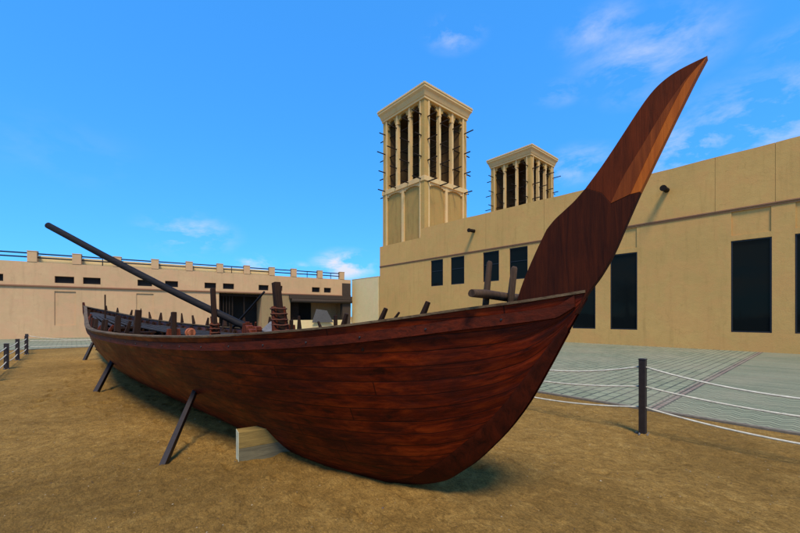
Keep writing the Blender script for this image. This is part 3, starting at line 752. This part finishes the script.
# dark smooth stem piece (gripe) that the planks die into, both sides
def t_on_stem(z):
    a, b = .79, 2.6
    for _ in range(30):
        m_ = (a+b)/2
        if interp(Kt, m_) > z: a = m_
        else: b = m_
    return (a+b)/2
rab = []
for k in range(41):
    z = -.10+1.70*k/40; rab.append((t_on_stem(z)+.02+.27*max(0, 1-max(z, 0)/1.6)**.8, z))
rab.sort()
g = MB(); g.uv = []
gs = [x for x in st if .9 <= x <= 2.75]
for sg in (1, -1):
    n0 = len(g.v)
    for t in gs:
        zr = interp(rab, t); zg = interp(Gt, t); zk = interp(Kt, t)
        ur = min(.97, max(.02, (zr-zk)/(zg-zk)))**(1/1.5)
        for j in range(13):
            p = sec(t, ur*j/12); o_ = .0035 if j < 12 else 0.0
            g.v.append(Vector((p.x-.004, (p.y+o_)*sg, p.z))); g.uv.append((t*.3, p.z*.2))
    for i in range(len(gs)-1):
        for j in range(12):
            a = n0+i*13+j; q = (a, a+1, a+14, a+13); g.f.append(q if sg > 0 else q[::-1]); g.mi.append(0); g.sm.append(True)
g.build('gripe', M['gripe'], boat)
# keel
g = MB()
kp = [(t, interp(Kt, t)) for t in (2.6, 4, 8, 13, 15, 16.2, 17.5, 19.1, 20, 20.6, 21)]
for (a, b) in zip(kp[:-1], kp[1:]):
    g.bar((a[0]-MID, 0, a[1]+.012), (b[0]-MID, 0, b[1]+.012), .055, .05)
g.build('keel', M['stem'], boat)
# cap rails, wales, inner stringer
def strip(sg, t0, t1, prof, name, mat, zfun=None, ofun=None):
    """prof: closed list of (outwards, up) relative to the hull surface line"""
    g = MB(); m_ = len(prof); stt = [t for t in st if t0 <= t <= t1]; n0 = 0
    for i, t in enumerate(stt):
        u = zfun(t) if zfun else 1.0
        p = sec(t, u)
        for (o_, z_) in prof: g.v.append(Vector((p.x, (max(p.y+o_, .003))*sg, p.z+z_)))
    for i in range(len(stt)-1):
        for k in range(m_):
            a = i*m_+k; b = i*m_+(k+1) % m_
            g.f.append((a, b, b+m_, a+m_)); g.mi.append(0); g.sm.append(False)
    g.f.append(tuple(range(m_))); g.mi.append(0); g.sm.append(False)
    g.f.append(tuple(range((len(stt)-1)*m_, len(stt)*m_))); g.mi.append(0); g.sm.append(False)
    return g.build(name, mat, boat, fixn=True)
def u_at_drop(t, drop):      # girth parameter at a given drop below the gunwale
    zg = interp(Gt, t); zk = interp(Kt, t); s = max(.05, 1-drop/(zg-zk+1e-6)); return s**(1/1.5)
for sg in (1, -1):
    strip(sg, .79, 21, [(-.075, .002), (.018, .002), (.020, .020), (-.075, .026)], 'cap_rail', M['cap'])
    strip(sg, .84, 20.8, [(-.006, -.045), (.026, -.040), (.026, .040), (-.006, .045)], 'wale', M['wale'], lambda t: u_at_drop(t, min(.10, .30*(interp(Gt, t)-interp(Kt, t)))))
    strip(sg, 1.6, 20, [(-.10, -.05), (-.05, -.05), (-.05, .03), (-.10, .03)], 'stringer', M['timber'], lambda t: u_at_drop(t, .25))
# ribs
for k in range(38):
    t = 2.0+k*.48
    for sg in (1, -1):
        g = MB(); n = 12; pts = [sec(t, .34+.64*j/n, .085) for j in range(n+1)]
        for a, b in zip(pts[:-1], pts[1:]):
            A_ = Vector((a.x, a.y*sg, a.z)); B_ = Vector((b.x, b.y*sg, b.z)); g.bar(A_, B_, .06, .05, up=Vector((0, sg, 0.3)))
        g.build('rib', M['timber'], boat)
# thwarts
for t in (2.4, 3.6, 5.0, 6.4, 8.0, 9.8, 11.6, 13.4, 15.2, 17.0, 18.6):
    z = interp(Gt, t)-.16; w = sec(t, u_at_drop(t, .16)).y-.04
    g = MB(); g.box(t-.09-MID, t+.09-MID, -w, w, z-.045, z); g.build('thwart', M['timber'], boat, bevel=.006)
# loose longitudinal deck slats, starboard half amidships and small decks in the ends
def slats(t0, t1, ys, drop, mat=M['slat']):
    for y in ys:
        n = 10; g = MB(); ok = True
        pts = [(t0+(t1-t0)*i/n) for i in range(n+1)]
        for a, b in zip(pts[:-1], pts[1:]):
            wa = interp(Wt, a)-.12; wb = interp(Wt, b)-.12
            ya = max(-wa, min(wa, y*wa/1.3)); yb = max(-wb, min(wb, y*wb/1.3))
            g.bar((a-MID, ya, interp(Gt, a)-drop), (b-MID, yb, interp(Gt, b)-drop), .085, .028)
        g.build('deck_slat', mat, boat)
slats(6.6, 13.3, [-1.22, -1.06, -.88, -.70, -.50, -.30], .125)
slats(13.5, 19.2, [-1.1, -.8, -.5, -.2, .15, .5, .85], .14)
slats(9.0, 15, [1.2, 1.0], .135)
g = MB()
for t in [2.2+.5*i for i in range(34)]:
    w = interp(Wt, t)*.36; g.box(t-MID, t+.44-MID, -w, w, .40, .43) if t < 17 else None
g.build('floor_boards', M['hull_in'], boat)

# timberheads: pointed ones on the starboard side
def head(t, side, h, w0, w1, lean=(0, 0), mat='timber', below=.12, name='timberhead', yoff=.02):
    zg = interp(Gt, t); y = (interp(Wt, t)-yoff)*side
    g = MB(); n = 3
    p0 = Vector((t-MID, y*.98, zg-below)); p1 = Vector((t-MID, y, zg+.03)); p2 = Vector((t-MID+lean[0], y+lean[1], zg+h))
    g.bar(p0, p1, w0, w0, up=Vector((1, 0, 0))); g.bar(p1, p2, w0, w0, w1, w1, up=Vector((1, 0, 0)))
    return g.build(name, M[mat], boat, bevel=.004)
for t in (16.0, 15.25, 14.45, 13.7, 13.0, 12.3, 11.6, 10.85, 9.9, 8.9, 7.7, 6.5): head(t, -1, .28+random.uniform(-.09, .05), random.uniform(.07, .11), random.uniform(.02, .045), (random.uniform(-.09, .09), random.uniform(-.03, .03)))
head(17.2, -1, .2, .08, .03); head(18.3, -1, .2, .07, .03)
head(5.05, -1, .30, .085, .05, (-.09, -.02)); head(4.08, -1, .34, .07, .05, (-.14, -.05)); head(3.80, -1, .26, .045, .025, (-.22, 0)); head(3.1, -1, .34, .07, .05, (-.13, -.04))
# blunt heads on the port side, nearer
for (t, h, w) in ((11.6, .20, .07), (10.2, .22, .07), (9.0, .22, .08), (7.75, .30, .085), (6.6, .38, .085)):
    head(t, 1, h, w, w*.85, (random.uniform(-.04, .04), -.02), yoff=.11)
for k, t in enumerate((7.1, 8.3, 8.7, 9.5, 10.7, 11.1, 12.2, 12.8, 13.5, 14.3, 15.2, 16.1)):      # thin irregular uprights, some red
    head(t, 1, random.uniform(.08, .26), random.uniform(.04, .06), random.uniform(.025, .04), (random.uniform(-.07, .07), random.uniform(-.05, 0)), mat='timber_r' if k % 2 else 'timber', yoff=.10)
for k, t in enumerate((5.6, 6.9, 7.3, 8.2, 9.4, 10.4)):
    head(t, -1, random.uniform(.12, .3), .05, .03, (random.uniform(-.08, .08), .03), mat='timber_r' if k % 2 else 'timber', yoff=.10)
# tall stanchions with red cheek blocks
def stanchion(t, y, z0, z1, w, lean, cheek=None, mat='timber', cmat='timber_r', wraps=0):
    p = Vector((t-MID, y, z0)); q = Vector((t-MID+lean[0], y+lean[1], z1))
    g = MB(); g.bar(p, q, w, w, w*.9, w*.9, up=Vector((1, 0, 0)))
    so_ = g.build('stanchion', M[mat], boat, bevel=.008)
    if cheek:
        c0, c1, cw = cheek
        g = MB(); r0 = p.lerp(q, (c0-z0)/(z1-z0)); r1 = p.lerp(q, (c1-z0)/(z1-z0))
        for k in (-1, 1): g.bar(r0+Vector((0, k*cw*.33, 0)), r1+Vector((0, k*cw*.25, 0)), cw*.7, cw*.34, cw*.5, cw*.26, up=Vector((1, 0, 0)))
        g.build('cheek_block', M[cmat], so_, bevel=.01)
        if wraps:
            g = MB()
            for k in range(wraps):
                z = c0+.03+(c1-c0-.06)*k/(wraps-1); cc = p.lerp(q, (z-z0)/(z1-z0)); rr = cw*.52
                g.tube([cc+Vector((rr*math.cos(a)*.95, rr*math.sin(a)*1.05, random.uniform(-.006, .006))) for a in [2*math.pi*i/14 for i in range(15)]], .013, 6, caps=False)
            g.build('lashing', M['lash'], so_)
    return so_
stanchion(5.45, 1.16, 1.02, 1.66, .065, (.04, -.02), (1.22, 1.44, .15))
stanchion(6.05, 0.35, .3, 2.05, .075, (.22, .0), (1.25, 1.50, .13), wraps=4)
stanchion(4.60, 0.0, .3, 2.08, .105, (.24, .05), (1.15, 1.74, .20), wraps=8)
stanchion(4.25, -.55, .5, 1.62, .05, (.02, 0), None)
stanchion(4.9, -.2, .5, 1.55, .05, (-.05, 0), (1.25, 1.48, .12))
stanchion(5.6, .1, .5, 1.52, .06, (0, 0), (1.25, 1.5, .14), mat='timber_r')
stanchion(16.3, .05, 1.0, 2.36, .045, (.04, 0), None)
# orange rusty block just inside the port rail
g = MB()
for k, r in enumerate((.045, .06, .045)):
    g.tube([(4.98-MID-.05+k*.04, 1.11, 1.40), (4.98-MID-.02+k*.04, 1.11, 1.40)], r, 14)
g.box(4.93-MID, 5.05-MID, 1.09, 1.13, 1.30, 1.45)
g.build('pulley_block', M['orange'], boat, bevel=.004)
for (t, y, z) in ((4.62, .55, 1.42), (4.8, .35, 1.40), (4.4, .62, 1.38)):
    g = MB(); g.box(t-MID-.045, t-MID+.045, y-.03, y+.03, z-.12, z+.06); g.tube([(t-MID, y-.05, z+.02), (t-MID, y+.05, z+.02)], .05, 12); g.build('pulley_block', M['timber_r'], boat, bevel=.006)

# stem board: rises from the bow as a raked blade
TH = .055
def sp(t, z, y=0): return Vector((t-MID, y, z))
def smooth(pts, n=4):
    out = []
    for i in range(len(pts)-1):
        p0 = pts[max(i-1, 0)]; p1 = pts[i]; p2 = pts[i+1]; p3 = pts[min(i+2, len(pts)-1)]
        for k in range(n):
            q = k/n
            out.append(tuple(0.5*(2*p1[c]+(p2[c]-p0[c])*q+(2*p0[c]-5*p1[c]+4*p2[c]-p3[c])*q*q+(3*p1[c]-p0[c]-3*p2[c]+p3[c])*q**3) for c in (0, 1)))
    return out+[pts[-1]]
def blade(poly, name, mat, th, bev=.006):
    g = MB(); g.prism([sp(t, z, -th/2) for (t, z) in poly], (0, th, 0))
    return g.build(name, mat, boat, bevel=bev, fixn=True)
aft_low = [(1.29, 1.70), (1.235, 1.86), (1.14, 2.07), (1.055, 2.235)]
aft_mid = [(1.055, 2.235), (1.0, 2.295), (.93, 2.35), (.86, 2.405), (.79, 2.475)]
aft_up = [(.79, 2.475), (.70, 2.585), (.615, 2.70), (.545, 2.80), (.485, 2.885), (.435, 2.95), (.385, 3.0), (.325, 3.037), (.255, 3.06), (.145, 3.078)]
fore_up = [(.145, 3.078), (.19, 2.99), (.235, 2.895), (.30, 2.755), (.375, 2.59), (.47, 2.38)]
fore_low = [(.47, 2.38), (.545, 2.195), (.62, 2.01), (.69, 1.88), (.745, 1.80), (.785, 1.74), (.84, 1.62)]
joint = [(.47, 2.38), (.524, 2.376), (.635, 2.34), (.69, 2.42), (.79, 2.475)]
blade(smooth(aft_low)[:-1] + smooth(aft_mid)[:-1] + joint[::-1][:-1] + smooth(fore_low) + [(1.0, 1.55), (1.2, 1.58)], 'stem_post', M['stem'], TH, .003)
# upper board, the bright inlay and the red leading edge are butted side by side
c1 = [(.635, 2.34), (.56, 2.50), (.462, 2.66), (.37, 2.81), (.295, 2.92), (.225, 3.005), (.145, 3.078)]      # inner edge of the inlay
c2 = [(.524, 2.376), (.428, 2.59), (.352, 2.755), (.285, 2.895), (.232, 2.99), (.145, 3.078)]                    # inlay / leading edge
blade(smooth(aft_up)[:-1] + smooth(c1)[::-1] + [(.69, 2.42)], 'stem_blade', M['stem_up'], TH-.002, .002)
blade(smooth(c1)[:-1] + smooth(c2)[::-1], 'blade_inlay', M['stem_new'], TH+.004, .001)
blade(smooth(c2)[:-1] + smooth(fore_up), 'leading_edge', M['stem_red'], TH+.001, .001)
# stern post
g = MB(); g.prism([sp(20.55, 1.45, -.035), sp(21.08, 1.75, -.035), sp(21.20, 2.20, -.035), sp(21.1, 2.22, -.035), sp(20.9, 2.02, -.035)], (0, .07, 0)); g.build('stern_post', M['stem'], boat, bevel=.006, fixn=True)
# breast hook log and two bollard posts behind the stem
g = MB(); pts = [(1.42-MID, .46, 1.765), (1.43-MID, .25, 1.77), (1.43-MID, -.1, 1.76), (1.44-MID, -.40, 1.765)]
g.tube(pts, [.028, .034, .036, .03], 12, wob=.03); g.build('cross_log', M['timber_b'], boat)
g = MB(); g.tube([(1.50-MID, .16, 1.45), (1.48-MID, .14, 1.80), (1.46-MID, .13, 2.02), (1.455-MID, .13, 2.035)], [.026, .025, .023, .012], 9, wob=.05); g.build('bollard', M['timber_b'], boat)
g = MB(); g.tube([(1.40-MID, -.05, 1.45), (1.37-MID, -.06, 1.80), (1.345-MID, -.06, 1.985), (1.34-MID, -.06, 2.0)], [.029, .029, .026, .015], 9, wob=.05); g.build('bollard', M['timber_b'], boat)
# iron bolts along the wale
g = MB()
for t in [1.3+.5*i for i in range(38)]:
    p = sec(t, u_at_drop(t, .10)); g.tube([(p.x, p.y+.02, p.z), (p.x, p.y+.034, p.z)], .008, 8)
b_ = g.build('bolt_row', M['rail'], boat)

# things carried by or holding the boat
def bl(t, m, z=0): return N*m + U*t + Z*z
def spar(name, p, q, r0, r1, mat, label, cat, group=None, n=12):
    c = (p+q)/2; L = (q-p)
    pts = [p + L*(i/n) + Vector((0, 0, -.05*math.sin(math.pi*i/n)*L.length/5)) for i in range(n+1)]
    g = MB(); g.tube([x-c for x in pts], [r0+(r1-r0)*i/n for i in range(n+1)], 14, wob=.015); o = g.build(name, M[mat], loc=c)
    return tag(o, label, cat, group)
spar('long_spar', Vector((-1.85, 5.90, 1.17)), Vector((-6.10, 6.50, 3.18)), .058, .053, 'spar', 'long straight black spar slanting up out of the boat over its port rail', 'spar')
spar('short_spar', bl(8.9, 3.9, 1.35), bl(7.7, 4.05, 2.14), .03, .022, 'spar', 'thin short dark pole leaning up from the far rail amidships', 'pole')
def prop(t0, m0, t1, m1, z1, label, w=.065):
    p = bl(t0, m0, -.08); q = bl(t1, m1, z1); g = MB(); g.bar(Vector((0, 0, -.08)), q-bl(t0, m0), w, w*1.2, w*.85, w)
    o = g.build('prop_timber', M['post'], loc=bl(t0, m0), bevel=.005); return tag(o, label, 'prop', 'props shoring up the hull')
prop(4.48, 1.18, 5.33, 1.84, .63, 'nearest dark timber prop leaning on the port side of the hull', .062)
prop(9.85, 1.44, 10.7, 1.93, .60, 'middle dark timber prop of the three on the port side', .085)
prop(17.6, 2.30, 17.9, 2.62, .62, 'farthest dark timber prop, under the stern on the port side', .085)
prop(6.0, 4.3, 6.1, 3.75, .6, 'hidden timber prop forward on the starboard side'); prop(13.0, 4.0, 13.0, 3.4, .6, 'hidden timber prop aft on the starboard side')
# squared timber set across under the bilge
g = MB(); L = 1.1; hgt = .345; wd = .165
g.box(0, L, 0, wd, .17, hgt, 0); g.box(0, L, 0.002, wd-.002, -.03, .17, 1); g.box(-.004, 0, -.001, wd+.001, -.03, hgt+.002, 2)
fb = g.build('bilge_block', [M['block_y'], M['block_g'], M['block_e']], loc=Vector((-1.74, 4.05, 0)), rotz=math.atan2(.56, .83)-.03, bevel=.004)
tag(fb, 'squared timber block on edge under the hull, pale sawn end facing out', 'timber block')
# grey plate lying in the boat
g = MB(); g.prism([(-.20, -.1, -.06), (.08, -.1, -.06), (.20, .12, .10), (-.06, .12, .10)], (0, .0, .02))
o = g.build('grey_plate', M['tarp'], loc=bl(5.6, 3.1, 1.40), rotz=.2); tag(o, 'small tilted grey plate lying in the boat near the foot of the spar', 'plate')

# date palm standing off the left of the picture; its crown shows in the tall window panes
def palm(t, b, h, label):
    P = empty('palm_tree', ab(t, b), 0.4); tag(P, label, 'palm tree', 'date palms')
    g = MB(); pts = [(0.10*math.sin(i*.5), 0.05*i/3, h*i/12) for i in range(13)]; g.tube(pts, [.26-.008*i for i in range(13)], 12, wob=.08); g.build('trunk', M['timber_b'], P)
    g = MB(); top = Vector(pts[-1])
    for k in range(34):
        a = k*2.4; el = 1.25-1.7*(k/34); L = random.uniform(2.3, 2.9); p = top.copy(); d = Vector((math.cos(a)*math.cos(el), math.sin(a)*math.cos(el), math.sin(el))); prev = p.copy()
        sd_ = Vector((-math.sin(a), math.cos(a), 0))
        for q in range(14):
            nx = prev+d*L/14; d = (d-Z*.11).normalized(); g.bar(prev, nx, .03, .02)
            if q > 1:
                ln_ = .55*math.sin(math.pi*(q+1)/16)
                for sgn in (-1, 1):
                    for e in (0, .5):
                        o_ = prev.lerp(nx, e); tip = o_+(sd_*sgn*.8+d*.6-Z*.25).normalized()*ln_; w_ = d*.022
                        g.quad(o_-w_, o_+w_, tip+w_*.3, tip-w_*.3)
            prev = nx
    g.build('crown', plain('palm leaf green', (0.055, 0.085, 0.03)), P)
palm(17.0, -8.0, 4.6, 'date palm off the left edge, seen only as a dark reflection in the tall window')
palm(9.5, -10.5, 5.2, 'second date palm outside the photo, beyond the left of the camera')
